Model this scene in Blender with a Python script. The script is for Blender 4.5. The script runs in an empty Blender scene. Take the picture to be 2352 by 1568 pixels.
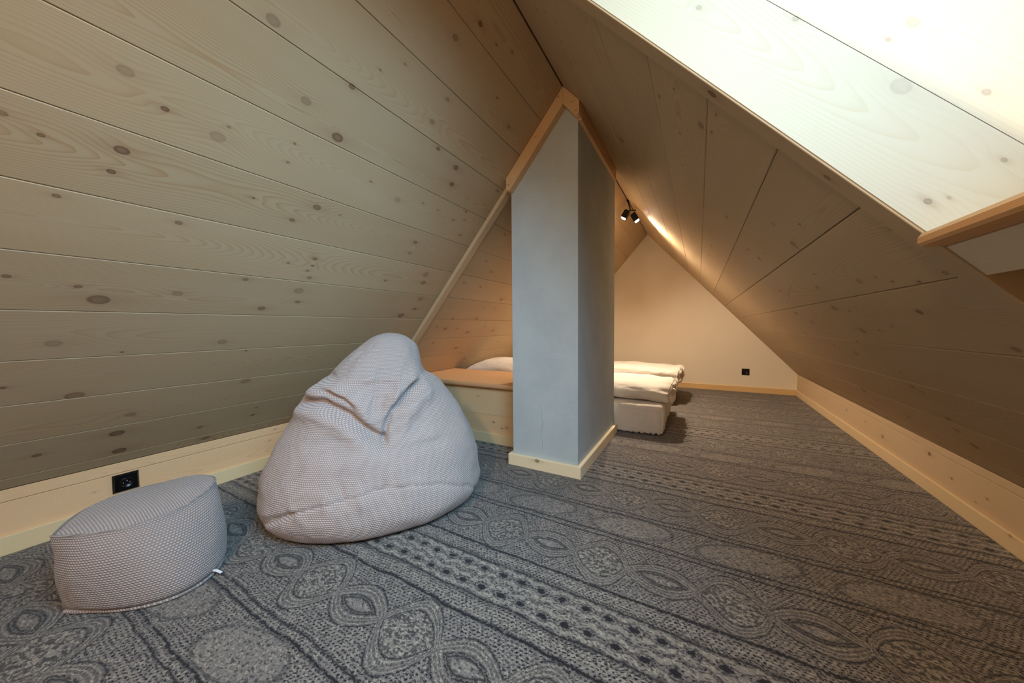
import bpy, bmesh, math, random
import numpy as np
from mathutils import Vector, Matrix, noise
random.seed(7)
PI = math.pi
# ------------------------------------------------------------------ camera
C = bpy.context.scene.collection
sc = bpy.context.scene
cd = bpy.data.cameras.new('camera'); cam = bpy.data.objects.new('camera', cd); C.objects.link(cam)
CR = Vector((0.8734556, 0.48683391, -0.00825007)); CU = Vector((-0.014521, 0.04298185, 0.99897032)); CF = Vector((-0.48668723, 0.87243642, -0.04461205))
cam.matrix_world = Matrix(((CR.x, CU.x, -CF.x, 0), (CR.y, CU.y, -CF.y, 0), (CR.z, CU.z, -CF.z, 0.83), (0, 0, 0, 1)))
cd.sensor_width = 36.0; cd.lens = 769.21 / 2352 * 36.0; cd.clip_start = 0.02; cd.clip_end = 60
sc.camera = cam
# ------------------------------------------------------------------ world, lights, exposure
sc.view_settings.view_transform = 'Standard'; sc.view_settings.look = 'None'
sc.view_settings.gamma = 1.0; sc.view_settings.use_curve_mapping = False
sc.view_settings.exposure = 0.0
sc.cycles.use_denoising = True
sc.cycles.use_adaptive_sampling = True; sc.cycles.adaptive_threshold = 0.03
sc.cycles.max_bounces = 8; sc.cycles.diffuse_bounces = 5
# room numbers (metres): roof slopes, knee walls, ridge along Y
XL, ZL, XR, ZR, XT, ZT = -2.2373, 0.2426, 1.0060, 0.2478, -0.6344, 2.0751
YB, YF = 4.98, -1.3
DL = (0.65838967, 0.75267725); LL = 2.43464           # left slope, direction up from the knee wall
DR = (0.6680214, -0.74414206); LR = 2.45557           # right slope, direction down from the ridge
NLo = (-DL[1], DL[0]); NRo = (-DR[1], DR[0])          # outward normals (x, z)
YC = 0.868                                             # far cheek of the roof window
WIN0, WIN1 = -0.32, YC                                 # opening along Y
A0, A1 = 0.34, 1.462                                   # opening along the slope (from the ridge down)
WOUT = 0.46                                            # depth of the window well

def rpt(y, a, o): return Vector((XT + DR[0]*a + NRo[0]*o, y, ZT + DR[1]*a + NRo[1]*o))
def lpt(y, a, o): return Vector((XL + DL[0]*a + NLo[0]*o, y, ZL + DL[1]*a + NLo[1]*o))

wd = bpy.data.worlds.new('world'); sc.world = wd; wd.use_nodes = True
wn = wd.node_tree.nodes; wbg = wn['Background']
sky = wn.new('ShaderNodeTexSky'); sky.sky_type = 'NISHITA'; sky.sun_disc = False; sky.sun_elevation = math.radians(42); sky.sun_rotation = math.radians(140)
wd.node_tree.links.new(sky.outputs[0], wbg.inputs[0]); wbg.inputs[1].default_value = 0.12

def light(name, kind, energy, color, loc, dirv, **kw):
    l = bpy.data.lights.new(name, kind); l.energy = energy; l.color = color
    o = bpy.data.objects.new(name, l); C.objects.link(o); o.location = loc
    o.rotation_mode = 'QUATERNION'; o.rotation_quaternion = Vector(dirv).to_track_quat('-Z', 'Y')
    for k, v in kw.items(): setattr(l, k, v)
    return o
# daylight through the roof window
wc = rpt((WIN0+WIN1)/2, (A0+A1)/2, WOUT + 0.10)
wl = light('roof_window_daylight', 'AREA', 29, (0.38,0.72,1.0), wc, (-NRo[0], 0, -NRo[1]), shape='RECTANGLE', size=1.0, size_y=1.1, spread=math.radians(112))
zax = Vector((NRo[0], -0.40, NRo[1])).normalized(); xax = Vector((DR[0], 0, DR[1])) * -1; yax = zax.cross(xax); yax.normalize(); xax = yax.cross(zax)
wl.rotation_mode = 'QUATERNION'; wl.rotation_quaternion = Matrix((xax, yax, zax)).transposed().to_quaternion()
wl.location = wc
# low sun grazing the far cheek through the same window
light('sun', 'SUN', 3.2, (1.0, 0.95, 0.82), (2, -2, 3), (-0.193,1.0,-0.174), angle=math.radians(1.5))
# lamp behind the camera (the room goes on there)
light('near_spot_light', 'AREA', 22, (1.0, 0.68, 0.40), (-0.45, -0.70, 1.70), (0.35, 0.45, -1), shape='DISK', size=0.16)

# knots seen in the boards: (along, across, radius, strength)
KN_L = [(0.273,1.59,0.0115,0.35),(0.347,1.542,0.0064,0.9),(0.46,1.524,0.0143,0.3),(0.478,1.563,0.0039,0.6),(0.165,1.377,0.0046,0.8),(0.287,1.399,0.011,0.85),(0.275,1.334,0.0064,0.9),(0.507,1.872,0.0131,0.45),(0.64,1.734,0.0119,0.4),(0.768,1.679,0.015,0.8),(0.751,1.847,0.0081,0.8),(0.794,1.407,0.0113,0.7),(0.727,1.329,0.0076,0.7),(0.892,1.404,0.0056,0.4),(1.181,1.837,0.0079,0.8),(1.327,1.81,0.0119,0.8),(1.357,1.733,0.0112,0.8),(1.09,1.911,0.0101,0.4),(1.109,2.015,0.0073,0.5),(0.886,2.008,0.0047,0.5),(0.815,1.942,0.0035,0.7),(1.089,2.287,0.0083,0.9),(1.019,2.189,0.0098,0.5),(1.504,2.11,0.0089,0.5),(1.199,2.29,0.0036,0.9),(1.291,2.323,0.0038,0.9),(1.342,2.16,0.004,0.9),(0.194,1.232,0.0056,0.7),(0.424,1.224,0.007,0.7),(0.326,1.134,0.004,0.7),(0.39,1.155,0.0042,0.8),(0.343,1.176,0.0035,0.6),(0.297,1.151,0.0035,0.7),(0.505,1.173,0.0035,0.7),(0.569,1.144,0.004,0.7),(0.772,1.139,0.0046,0.7),(0.868,1.179,0.0077,0.7),(0.871,1.144,0.0058,0.7),(0.859,1.115,0.0049,0.7),(0.879,1.08,0.008,0.6),(0.858,1.005,0.015,0.4),(0.874,0.942,0.0082,0.7),(0.74,0.896,0.0105,0.7),(0.647,1.037,0.0078,0.6),(0.29,0.906,0.0181,0.7),(0.247,0.952,0.0066,0.7),(0.129,0.971,0.0059,0.7),(0.465,0.949,0.011,0.4),(1.33,1.382,0.0107,0.6),(1.332,1.314,0.0096,0.4),(1.53,1.204,0.0175,0.4),(1.546,1.144,0.0137,0.6),(1.604,0.94,0.0101,0.7),(1.602,1.022,0.0157,0.4),(1.523,0.881,0.017,0.7),(1.273,1.122,0.0061,0.7),(1.496,1.571,0.0049,0.8),(1.61,1.504,0.0053,0.8),(1.111,1.555,0.0112,0.3),(1.552,1.643,0.005,0.9),(1.697,1.827,0.0052,0.9),(0.649,1.53,0.0035,0.8),(0.955,1.583,0.0037,0.8),(0.589,1.372,0.0035,0.8),(0.115,1.401,0.0062,0.6),(0.65,1.597,0.0035,0.8),(0.131,0.546,0.0054,0.8),(0.272,0.473,0.0174,0.6),(0.423,0.32,0.013,0.4),(0.397,0.212,0.0167,0.85),(0.416,0.088,0.0162,0.9),(0.206,0.169,0.0085,0.8),(0.363,0.675,0.0036,0.9),(0.744,0.648,0.004,0.9),(0.644,0.707,0.0123,0.4),(0.793,0.437,0.0157,0.4),(0.675,0.137,0.0086,0.7),(0.717,0.035,0.0134,0.7),(0.896,0.151,0.0072,0.8),(0.898,0.21,0.0039,0.9),(0.215,0.726,0.0135,0.35),(1.358,1.734,0.0086,0.8),(1.252,1.589,0.0035,0.8),(1.361,1.588,0.0035,0.8),(1.495,1.572,0.0035,0.8),(1.576,1.595,0.0042,0.8),(1.613,1.506,0.0036,0.8),(1.663,1.726,0.0036,0.8),(1.331,1.38,0.0072,0.6),(1.529,1.195,0.0118,0.4),(1.999,1.396,0.006,0.9),(2.134,1.325,0.0091,0.5),(1.944,1.258,0.0043,0.9),(1.914,1.195,0.0103,0.45),(2.127,1.185,0.0056,0.9),(2.532,1.097,0.0139,0.6),(2.008,1.618,0.0059,0.7),(2.015,1.059,0.0046,0.8),(2.361,0.874,0.0115,0.7),(2.368,0.717,0.0139,0.6),(2.76,0.73,0.0131,0.6),(1.929,0.783,0.0055,0.8),(2.038,0.763,0.0115,0.6),(2.184,0.762,0.006,0.7),(2.046,0.867,0.0066,0.8),(2.005,0.614,0.0058,0.8),(2.355,0.533,0.012,0.7),(3.045,0.561,0.0078,0.7),(2.611,0.374,0.0083,0.8),(2.369,0.982,0.0041,0.8),(2.543,0.991,0.0043,0.8),(2.214,1.297,0.0038,0.8),(1.948,0.947,0.0036,0.8),(2.577,0.783,0.0056,0.6),(3.022,0.792,0.0051,0.7)]
KN_R = [(1.116,0.182,0.0035,0.9),(1.086,0.252,0.0035,0.6),(1.316,0.222,0.0037,0.7),(1.337,0.256,0.0035,0.8),(1.304,0.3,0.0045,0.6),(1.436,0.26,0.0045,0.6),(1.104,0.298,0.0035,0.8),(1.221,0.257,0.0035,0.7),(1.083,0.786,0.0051,0.8),(0.991,0.851,0.0035,0.9),(1.097,0.86,0.0035,0.8),(1.211,0.858,0.0048,0.6),(1.07,0.945,0.0108,0.6),(1.064,0.983,0.0035,0.95),(1.78,0.422,0.0152,0.6),(1.474,0.669,0.0047,0.5),(0.968,0.993,0.0035,0.8),(2.173,0.219,0.0058,0.6),(1.337,1.25,0.0068,0.4),(1.2,1.305,0.0035,0.8),(1.366,1.333,0.0114,0.6),(1.373,1.349,0.0035,0.95),(1.818,1.23,0.0064,0.5),(1.816,1.289,0.0084,0.6),(1.686,1.288,0.0035,0.7),(1.477,1.45,0.0035,0.8),(1.576,1.497,0.0077,0.5),(2.037,1.458,0.0104,0.4),(1.264,1.518,0.0092,0.4),(1.169,1.519,0.0035,0.6),(1.126,1.541,0.0035,0.8),(1.041,1.556,0.0035,0.95),(0.943,1.548,0.0054,0.5),(0.929,1.429,0.0065,0.3),(1.174,1.637,0.0081,0.85),(1.65,1.596,0.0106,0.7),(2.213,1.598,0.0105,0.7),(2.105,1.662,0.0104,0.6),(2.792,1.637,0.0056,0.9),(1.552,1.616,0.0035,0.8),(1.637,1.707,0.0119,0.6),(1.503,1.703,0.0035,0.9),(1.39,1.686,0.0035,0.7),(1.026,1.743,0.0078,0.6),(1.819,1.769,0.0043,0.9),(2.479,1.739,0.0055,0.7),(1.993,1.844,0.0126,0.4),(2.175,1.809,0.0053,0.7),(1.749,1.915,0.0035,0.8),(1.803,1.993,0.0054,0.8),(2.868,2.179,0.0069,0.6),(3.462,2.244,0.0075,0.5),(1.799,1.99,0.0044,0.9),(1.76,2.005,0.0043,0.9),(2.616,2.18,0.0166,0.6),(2.599,2.246,0.0067,0.6),(2.85,2.174,0.005,0.6),(2.961,2.411,0.0102,0.5),(2.311,2.276,0.0089,0.7),(1.818,2.14,0.0082,0.7),(1.872,2.209,0.0099,0.6),(1.879,2.279,0.0127,0.8),(2.289,2.417,0.0074,0.5),(1.629,1.087,0.0099,0.5),(2.356,1.037,0.0088,0.6),(2.337,0.91,0.0074,0.5),(2.624,0.864,0.0067,0.6),(1.819,1.227,0.0076,0.5),(1.809,1.285,0.0074,0.6),(2.251,1.207,0.0054,0.6),(2.325,1.262,0.0042,0.7),(2.988,1.33,0.009,0.7)]
KN_CH = [(1.174,0.222,0.0077,0.4),(1.012,0.154,0.0048,0.5),(1.167,0.189,0.0031,0.7),(1.244,0.145,0.0125,0.25),(1.341,0.189,0.0047,0.5),(1.44,0.13,0.0032,0.6),(1.423,0.036,0.0046,0.8),(1.438,0.055,0.0026,0.5),(0.83,0.094,0.0048,0.4)]
KN_KR = [(3.97,0.162,0.0042,0.8),(3.497,0.165,0.0079,0.6),(3.153,0.161,0.0045,0.8),(2.908,0.129,0.0098,0.7),(2.78,0.177,0.0027,0.5),(2.428,0.183,0.0088,0.9),(2.257,0.129,0.0051,0.8),(2.043,0.133,0.0041,0.9),(2.103,0.092,0.0035,0.6)]
# ------------------------------------------------------------------ node helper
class S:
    """wraps a float socket of a node tree so that formulas can be written out"""
    def __init__(s, nt, k): s.nt, s.k = nt, k
    def _m(s, op, *a):
        n = s.nt.nodes.new('ShaderNodeMath'); n.operation = op
        for i, x in enumerate((s,) + a):
            if isinstance(x, S): s.nt.links.new(x.k, n.inputs[i])
            else: n.inputs[i].default_value = float(x)
        return S(s.nt, n.outputs[0])
    def __add__(s, o): return s._m('ADD', o)
    __radd__ = __add__
    def __sub__(s, o): return s._m('SUBTRACT', o)
    def __rsub__(s, o): return (s * -1.0) + o
    def __mul__(s, o): return s._m('MULTIPLY', o)
    __rmul__ = __mul__
    def __truediv__(s, o): return s._m('DIVIDE', o)
    def abs(s): return s._m('ABSOLUTE')
    def sqrt(s): return s._m('SQRT')
    def pow(s, p): return s._m('POWER', p)
    def sin(s): return s._m('SINE')
    def cos(s): return s._m('COSINE')
    def fract(s): return s._m('FRACT')
    def floor(s): return s._m('FLOOR')
    def mn(s, o): return s._m('MINIMUM', o)
    def mx(s, o): return s._m('MAXIMUM', o)
    def lt(s, o): return s._m('LESS_THAN', o)
    def gt(s, o): return s._m('GREATER_THAN', o)
    def exp(s): return s._m('EXPONENT')
    def gauss(s): return (s * s * -1.0).exp()
    def step(s, a, b):                      # smooth 0..1 between a and b (b may be below a)
        n = s.nt.nodes.new('ShaderNodeMapRange'); n.interpolation_type = 'SMOOTHSTEP'
        flip = b < a; lo, hi = (b, a) if flip else (a, b)
        s.nt.links.new(s.k, n.inputs[0]); n.inputs[1].default_value = lo; n.inputs[2].default_value = hi
        n.inputs[3].default_value = 1.0 if flip else 0.0; n.inputs[4].default_value = 0.0 if flip else 1.0
        return S(s.nt, n.outputs[0])
def mat(name, rough=0.6):
    m = bpy.data.materials.new(name); m.use_nodes = True; nt = m.node_tree
    b = nt.nodes['Principled BSDF']; b.inputs['Roughness'].default_value = rough
    return m, nt, b
def coords(nt, which):
    n = nt.nodes.new('ShaderNodeTexCoord'); s = nt.nodes.new('ShaderNodeSeparateXYZ'); nt.links.new(n.outputs[which], s.inputs[0])
    return S(nt, s.outputs[0]), S(nt, s.outputs[1]), S(nt, s.outputs[2])
def vec(nt, x, y, z=0.0):
    n = nt.nodes.new('ShaderNodeCombineXYZ')
    for i, q in enumerate((x, y, z)):
        if isinstance(q, S): nt.links.new(q.k, n.inputs[i])
        else: n.inputs[i].default_value = float(q)
    return n.outputs[0]
def noi(nt, v, scale=1.0, detail=2.0, rough=0.5):
    n = nt.nodes.new('ShaderNodeTexNoise'); n.inputs['Scale'].default_value = scale; n.inputs['Detail'].default_value = detail
    n.inputs['Roughness'].default_value = rough; nt.links.new(v, n.inputs['Vector']); return S(nt, n.outputs[0])
def mixc(nt, f, a, b, mode='MIX'):
    n = nt.nodes.new('ShaderNodeMix'); n.data_type = 'RGBA'; n.blend_type = mode
    if isinstance(f, S): nt.links.new(f.k, n.inputs[0])
    else: n.inputs[0].default_value = f
    for i, q in ((6, a), (7, b)):
        if isinstance(q, tuple): n.inputs[i].default_value = (*q, 1)
        else: nt.links.new(q, n.inputs[i])
    return n.outputs[2]
def bump(nt, b, h, strength, dist):
    n = nt.nodes.new('ShaderNodeBump'); n.inputs['Strength'].default_value = strength; n.inputs['Distance'].default_value = dist
    nt.links.new(h.k, n.inputs['Height']); nt.links.new(n.outputs[0], b.inputs['Normal'])
def lin(c):                                  # sRGB 0-255 to linear
    return tuple(((x/255)/12.92 if x/255 <= 0.04045 else ((x/255+0.055)/1.055)**2.4) for x in c)

_wi = [0]
def wood(name, base, knots=(), late=None, dark=(74, 50, 38), contrast=0.8, rough=0.55, vc=0.0, ring=0.0058, halo=0.35):
    """sawn pine: growth rings cut by the plank's face, bending round its knots; UV in metres, u along the board"""
    _wi[0] += 1; sd = _wi[0]*3.71; rr = random.Random(sd)
    m, nt, b = mat(name, rough)
    u, v, _ = coords(nt, 'UV')
    base = lin(base); k = 1 + rr.uniform(-.05, .05)
    base = tuple(c*k for c in base)
    late = lin(late) if late else (base[0]*.80, base[1]*.62, base[2]*.42)
    n1 = noi(nt, vec(nt, u*1.1, v*5.0, sd), 1.0, 1.0)
    n0 = noi(nt, vec(nt, u*0.75, sd, sd*.7), 1.0, 1.0)
    d = (n0 - 0.5) * 0.34 + rr.uniform(.012, .05)
    w = (v - (vc + rr.uniform(-.05, .05))) + (n1 - 0.5) * 0.06
    r = (w*w + d*d).sqrt()
    K = None; H = None
    for (ku, kv, kr, ks) in knots:
        du = (u - ku); dv = (v - kv)
        g = (du/(kr*6+.012)).gauss() * (dv/(kr*2.2+.004)).gauss()
        r = r + g * (min(kr, .02)*1.3)
        e = ((du*0.72)*(du*0.72) + dv*dv).sqrt() / kr
        q = e.step(1.12, 0.80)
        core = (e.step(.25, .9)*.30 + .70) * q * (ks*.95)
        K = core if K is None else K.mx(core)
        hh = ((du/(kr*4.5)).gauss() * (dv/(kr*1.5)).gauss()) * (halo*ks)
        H = hh if H is None else H.mx(hh)
    f = (r / ring + noi(nt, vec(nt, u*2.5, v*40, sd), 1.0, 2.0) * 0.5).fract()
    line = f.pow(3.0) * (1.0 - f.step(.93, 1.0)) * (noi(nt, vec(nt, u*1.6, v*9, sd+9), 1.0, 1.0).step(.28, .72)*.8 + .2)
    fib = noi(nt, vec(nt, u*9, v*420, sd), 1.0, 2.0)
    blot = noi(nt, vec(nt, u*1.7, v*4.5, sd+3), 1.0, 2.0)
    c = mixc(nt, line*contrast, base, late)
    c = mixc(nt, (fib - .5).abs()*.35, c, (base[0]*.72, base[1]*.62, base[2]*.5))
    c = mixc(nt, blot.step(.45, .8)*.16, c, (base[0]*.86, base[1]*.72, base[2]*.55))
    hgt = fib * .3
    if K is not None:
        c = mixc(nt, H, c, lin((150, 108, 74)))
        kc = mixc(nt, noi(nt, vec(nt, u*150, v*150, sd), 1.0, 1.0), lin(dark), lin((dark[0]*1.55, dark[1]*1.5, dark[2]*1.4)))
        c = mixc(nt, K, c, kc)
    nt.links.new(c, b.inputs['Base Color']); bump(nt, b, hgt, .18, .0006)
    b.inputs['Specular IOR Level'].default_value = .35
    return m

# ------------------------------------------------------------------ mesh helpers
def obj(name, verts, faces, m, parent=None, uvs=None, smooth=False, **props):
    me = bpy.data.meshes.new(name); me.from_pydata([tuple(p) for p in verts], [], faces); me.update()
    if uvs is not None:
        l = me.uv_layers.new(name='UVMap')
        for lp in me.loops: l.data[lp.index].uv = uvs[lp.vertex_index] if not callable(uvs) else uvs(me.vertices[lp.vertex_index].co)
    if m is not None:
        for q in (m if isinstance(m, (list, tuple)) else [m]): me.materials.append(q)
    if smooth:
        for p in me.polygons: p.use_smooth = True
    o = bpy.data.objects.new(name, me); C.objects.link(o)
    if parent is not None: o.parent = parent
    for k, x in props.items(): o[k] = x
    return o
def fixn(o):
    bm = bmesh.new(); bm.from_mesh(o.data); bmesh.ops.recalc_face_normals(bm, faces=bm.faces); bm.to_mesh(o.data); bm.free(); return o
def prism(name, poly, frame, t0, t1, m, parent=None, uvf=None, **props):
    """polygon (list of 2-D points) swept from t0 to t1; frame(p, q, t) gives the 3-D point"""
    n = len(poly); vs = [frame(p, q, t) for t in (t0, t1) for (p, q) in poly]
    fs = [(i, (i+1) % n, n+(i+1) % n, n+i) for i in range(n)] + [tuple(range(n))[::-1], tuple(range(n, 2*n))]
    o = obj(name, vs, fs, m, parent, **props); fixn(o)
    if uvf:
        l = o.data.uv_layers.new(name='UVMap')
        for lp in o.data.loops: l.data[lp.index].uv = uvf(o.data.vertices[lp.vertex_index].co)
    return o
def chamf(w0, w1, n0, n1, c):                # rectangle with cut corners
    return [(w0+c, n0), (w1-c, n0), (w1, n0+c), (w1, n1-c), (w1-c, n1), (w0+c, n1), (w0, n1-c), (w0, n0+c)]
def box(name, lo, hi, m, parent=None, bev=0.002, seg=1, along=0, up=2, **props):
    bm = bmesh.new(); bmesh.ops.create_cube(bm, size=1.0)
    for v in bm.verts: v.co = Vector([(lo[i]+hi[i])/2 + v.co[i]*(hi[i]-lo[i]) for i in range(3)])
    if bev: bmesh.ops.bevel(bm, geom=list(bm.edges), offset=bev, segments=seg, affect='EDGES', profile=.5)
    uv = bm.loops.layers.uv.new('UVMap')
    for f in bm.faces:
        for l in f.loops:
            co = l.vert.co; other = [i for i in range(3) if i != along]
            l[uv].uv = (co[along], co[up] if abs(f.normal[up]) < .7 else co[[i for i in other if i != up][0]])
    me = bpy.data.meshes.new(name); bm.to_mesh(me); bm.free(); me.materials.append(m)
    o = bpy.data.objects.new(name, me); C.objects.link(o)
    if parent is not None: o.parent = parent
    for k, x in props.items(): o[k] = x
    return o
def tube(pts, r, n=8, closed=False):
    V = []; F = []; N = len(pts)
    for i, p in enumerate(pts):
        a = pts[(i-1) % N] if (closed or i > 0) else p; b = pts[(i+1) % N] if (closed or i < N-1) else p
        t = (Vector(b)-Vector(a)).normalized(); s = t.cross(Vector((0, 0, 1)));
        if s.length < 1e-3: s = t.cross(Vector((1, 0, 0)))
        s.normalize(); q = s.cross(t)
        for k in range(n):
            an = 2*PI*k/n; V.append(Vector(p) + s*math.cos(an)*r + q*math.sin(an)*r)
    for i in range(N if closed else N-1):
        j = (i+1) % N
        for k in range(n): F.append((i*n+k, i*n+(k+1) % n, j*n+(k+1) % n, j*n+k))
    if not closed: F += [tuple(range(n)), tuple(range((N-1)*n, N*n))]
    return V, F
def empty(name, loc, label, cat, group=None):
    o = bpy.data.objects.new(name, None); C.objects.link(o); o.location = loc; o['label'] = label; o['category'] = cat
    if group: o['group'] = group
    bpy.context.view_layer.update()
    return o
def under(o, parent):                        # parent an object built in world coordinates
    o.parent = parent; o.matrix_parent_inverse = Matrix.Translation(-parent.location)
    return o

# ---- bean bag outline
EW = (-0.788, 0.616); ES = (0.616, 0.788)
#        z     D     s     aL    aR    front back
BAG = [(0.000,1.770,0.040,0.445,0.400,0.360,0.34),
       (0.025,1.770,0.040,0.470,0.445,0.405,0.37),
       (0.080,1.770,0.040,0.498,0.475,0.430,0.39),
       (0.150,1.780,0.040,0.495,0.472,0.425,0.39),
       (0.220,1.790,0.042,0.490,0.465,0.400,0.37),
       (0.300,1.800,0.045,0.460,0.440,0.360,0.35),
       (0.370,1.815,0.050,0.425,0.402,0.310,0.33),
       (0.450,1.835,0.055,0.385,0.355,0.275,0.30),
       (0.520,1.855,0.058,0.345,0.300,0.250,0.27),
       (0.570,1.870,0.062,0.300,0.252,0.235,0.24),
       (0.595,1.878,0.064,0.262,0.205,0.240,0.225),
       (0.630,1.890,0.072,0.240,0.178,0.222,0.21),
       (0.690,1.905,0.085,0.190,0.155,0.185,0.18),
       (0.740,1.915,0.095,0.140,0.128,0.150,0.14),
       (0.775,1.920,0.095,0.095,0.092,0.105,0.10),
       (0.795,1.920,0.090,0.045,0.055,0.055,0.055),
       (0.803,1.920,0.090,0.004,0.004,0.004,0.004)]
def bag_row(t):
    """catmull-rom through the table, t in 0..len-1"""
    n = len(BAG)-1; i = min(int(t), n-1); f = t-i
    g = lambda k: BAG[max(0, min(n, k))]
    p0, p1, p2, p3 = g(i-1), g(i), g(i+1), g(i+2)
    return [0.5*((2*b)+(-a+c)*f+(2*a-5*b+4*c-d)*f*f+(-a+3*b-3*c+d)*f**3) for a, b, c, d in zip(p0, p1, p2, p3)]
def bag_t(z):
    lo, hi = 0.0, len(BAG)-1.0
    for _ in range(30):
        m = (lo+hi)/2
        if bag_row(m)[0] < z: lo = m
        else: hi = m
    return lo
def bag_pt(th, t, extra=0.0):
    z, D, s, aL, aR, fr, bk = bag_row(t)
    S, Cc = math.sin(th), math.cos(th)
    a = aR if S > 0 else aL; f = fr if Cc > 0 else bk; p = 2.25
    r = 1.0/((abs(S)/a)**p + (abs(Cc)/f)**p)**(1/p) + extra
    ss = s + r*S; ww = D - r*Cc
    return (EW[0]*ww + ES[0]*ss, EW[1]*ww + ES[1]*ss, max(z, 0.0)), r
# ------------------------------------------------------------------ materials
CREAM = (190, 166, 132); DEEP = (236, 197, 152)
def knots_in(lst, v0, v1, u0=-9, u1=9, cap=16):
    r = [k for k in lst if v0-.012 < k[1] < v1+.012 and u0 < k[0] < u1]
    r.sort(key=lambda k: -k[2]); return r[:cap]
def carpet():
    m, nt, b = mat('cable_knit_carpet', .95)
    x0, y0, _ = coords(nt, 'Object')
    wa = noi(nt, vec(nt, x0*7, y0*7, 1.3), 1.0, 1.0) - .5; wb = noi(nt, vec(nt, x0*7, y0*7, 7.9), 1.0, 1.0) - .5
    fa = noi(nt, vec(nt, x0*160, y0*160, 2.2), 1.0, 2.0) - .5; fb = noi(nt, vec(nt, x0*160, y0*160, 5.5), 1.0, 2.0) - .5
    x = x0 + wa*.030 + fa*.014; y = y0 + wb*.024 + fb*.012
    t = (y - .889)*(1/1.032); t = t - (t + .5).floor(); w = t*1.032; v = w.abs()
    # knit holes on a staggered lattice
    def lattice(px, py, sx, sy, rad, soft):
        ry = py/sy; row = ry.floor(); odd = (row*.5).fract()
        cx = (px/sx + odd).fract() - .5; cy = ry.fract() - .5
        d = ((cx*1.0)*cx + (cy - cx*.35)*(cy - cx*.35)*1.5).sqrt()
        return d.step(rad + soft, rad - soft)
    jit = noi(nt, vec(nt, x0*28, y0*28, 0.4), 1.0, 1.0)
    dots = lattice(x, y, .0135, .0100, .26, .17)*(jit.step(.3, .6)*.4 + .6)
    # the diamond cable
    ph = (x + .878)*(2*PI/.392); c = ph.cos(); q = v - .268; aq = q.abs()
    amp = c.mx(0.0).pow(.85)*.052 + (c*-1.0).mx(0.0).pow(.85)*.098
    ds = (aq - amp).abs(); inband = aq.lt(.132)
    strand = ds.step(.0215, .014)*inband; edge = ((ds - .0215)*(1/.0040)).gauss()*inband
    ribs = ((ds*(PI/.0062)).cos()*.5 + .5).pow(3.0)
    inside = (amp - .023 - aq).step(0, .006)*inband
    seed = noi(nt, vec(nt, x*85, y*120, 3.3), 1.0, 2.0).step(.40, .56)
    seedarea = inside*c.lt(0.0); eye = inside*c.gt(0.0)
    eyering = ((amp - .030 - aq)*(1/.006)).gauss()*eye
    # small lattice of ropes with eyes
    lw = ((v - .037)/.011); side = w.gt(0.0)*.5
    lu = ((x*(1/.070) + side).fract() - .5)*(.070/.017)
    eyes = (lu*lu + lw*lw + fa*.9 + wa*.5).mx(0.0).sqrt().step(1.15, .55)
    rope = (x*(2*PI/.070) + side*(2*PI)).cos()
    rd = ((v - .037).abs() - (rope*-.5 + .5)*.0 - .021 - rope*-.006).abs()
    inrope = v.lt(.072)
    ropes = rd.step(.011, .006)*inrope
    ropeedge = ((rd - .011)*(1/.003)).gauss()*inrope
    bar = ((v - .105)*(1/.018)).gauss()
    hatch = (((x + v*1.2)*(1/.0125)).fract() - .5).abs().step(.20, .10)*((v - .083)*(1/.010)).gauss()
    # the wide smooth braid
    bb = v - .5175 + 0.0
    wb2 = bb*(w.gt(0.0)*2.0 - 1.0)
    bx = ((x + .82)*(1/.392)).fract() - .5
    ex = bx*(.392/.150); ey = (wb2 - bx*.05)*(1/.066)
    e = (ex*ex + ey*ey).sqrt(); inbraid = v.gt(.437)
    lens = e.step(1.06, .90)*inbraid*.75
    arcs = ((e*(PI*9)).cos()*.5 + .5).pow(2.0)*lens; lensedge = ((e - 1.04)*(1/.07)).gauss()*inbraid
    dots2 = lattice(x + y*.2, y, .0085, .0060, .20, .18)
    # dark furrows between the bands
    rag = noi(nt, vec(nt, x0*55, y0*70, 8.1), 1.0, 2.0)
    def furrow(p0, wd_): return ((v - p0 + (rag - .5)*.010)*(1.25/wd_)).gauss()*rag.step(.22, .46)
    fur = furrow(.141, .0075).mx(furrow(.437, .0062)).mx(furrow(.410, .0052)*.85).mx(furrow(.073, .0075)*.8).mx(furrow(.506, .003)*.0)
    stitch = (((x0*1.0 + ds*.8)*(1/.010)).fract() - .5).abs().step(.22, .10)
    plain = 1.0 - strand.mx(lens).mx(ropes)
    plain = plain*(1.0 - seedarea*.9)*(1.0 - eye*.8)
    speck = noi(nt, vec(nt, x0*95, y0*150, 9.7), 1.0, 2.0, .6)
    dark = (dots*1.15).mn(1.0)*plain
    dark = dark.mx(speck.step(.52, .64)*.62*(1.0 - strand*.45))
    dark = dark.mx(dots2*lens*.38).mx(edge*.8*rag.step(.25, .5)).mx((1.0 - seed)*seedarea*.62).mx(eyering*.75).mx(eyes*rag.step(.22,.45)).mx(ropeedge*.5*rag.step(.3, .5))
    dark = dark.mx(strand*(1.0 - ribs)*(stitch*.35*rag.step(.3,.6) + .34)).mx(hatch*.8).mx(fur).mx(lensedge*.55*rag.step(.3, .55))
    lightf = strand*(ribs*.30) + ropes*.25 + bar*.22 + arcs*.16 + seed*seedarea*.28 + eye*.08
    fib = noi(nt, vec(nt, x0*330, y0*330, 4.4), 1.0, 3.0, .65); fl = noi(nt, vec(nt, x0*120 + y0*60, y0*190, 6.4), 1.0, 2.0)
    tone = (lightf*.62 + fl.step(.42, .75)*.50 + (fib - .5)*.75).mx(0.0).mn(1.0)
    col = mixc(nt, tone, lin((119, 112, 109)), lin((196, 185, 164)))
    dk = (dark*.92 + dark*(fib - .5)*1.4).mx(0.0).mn(1.0) + dark*.25
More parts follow.
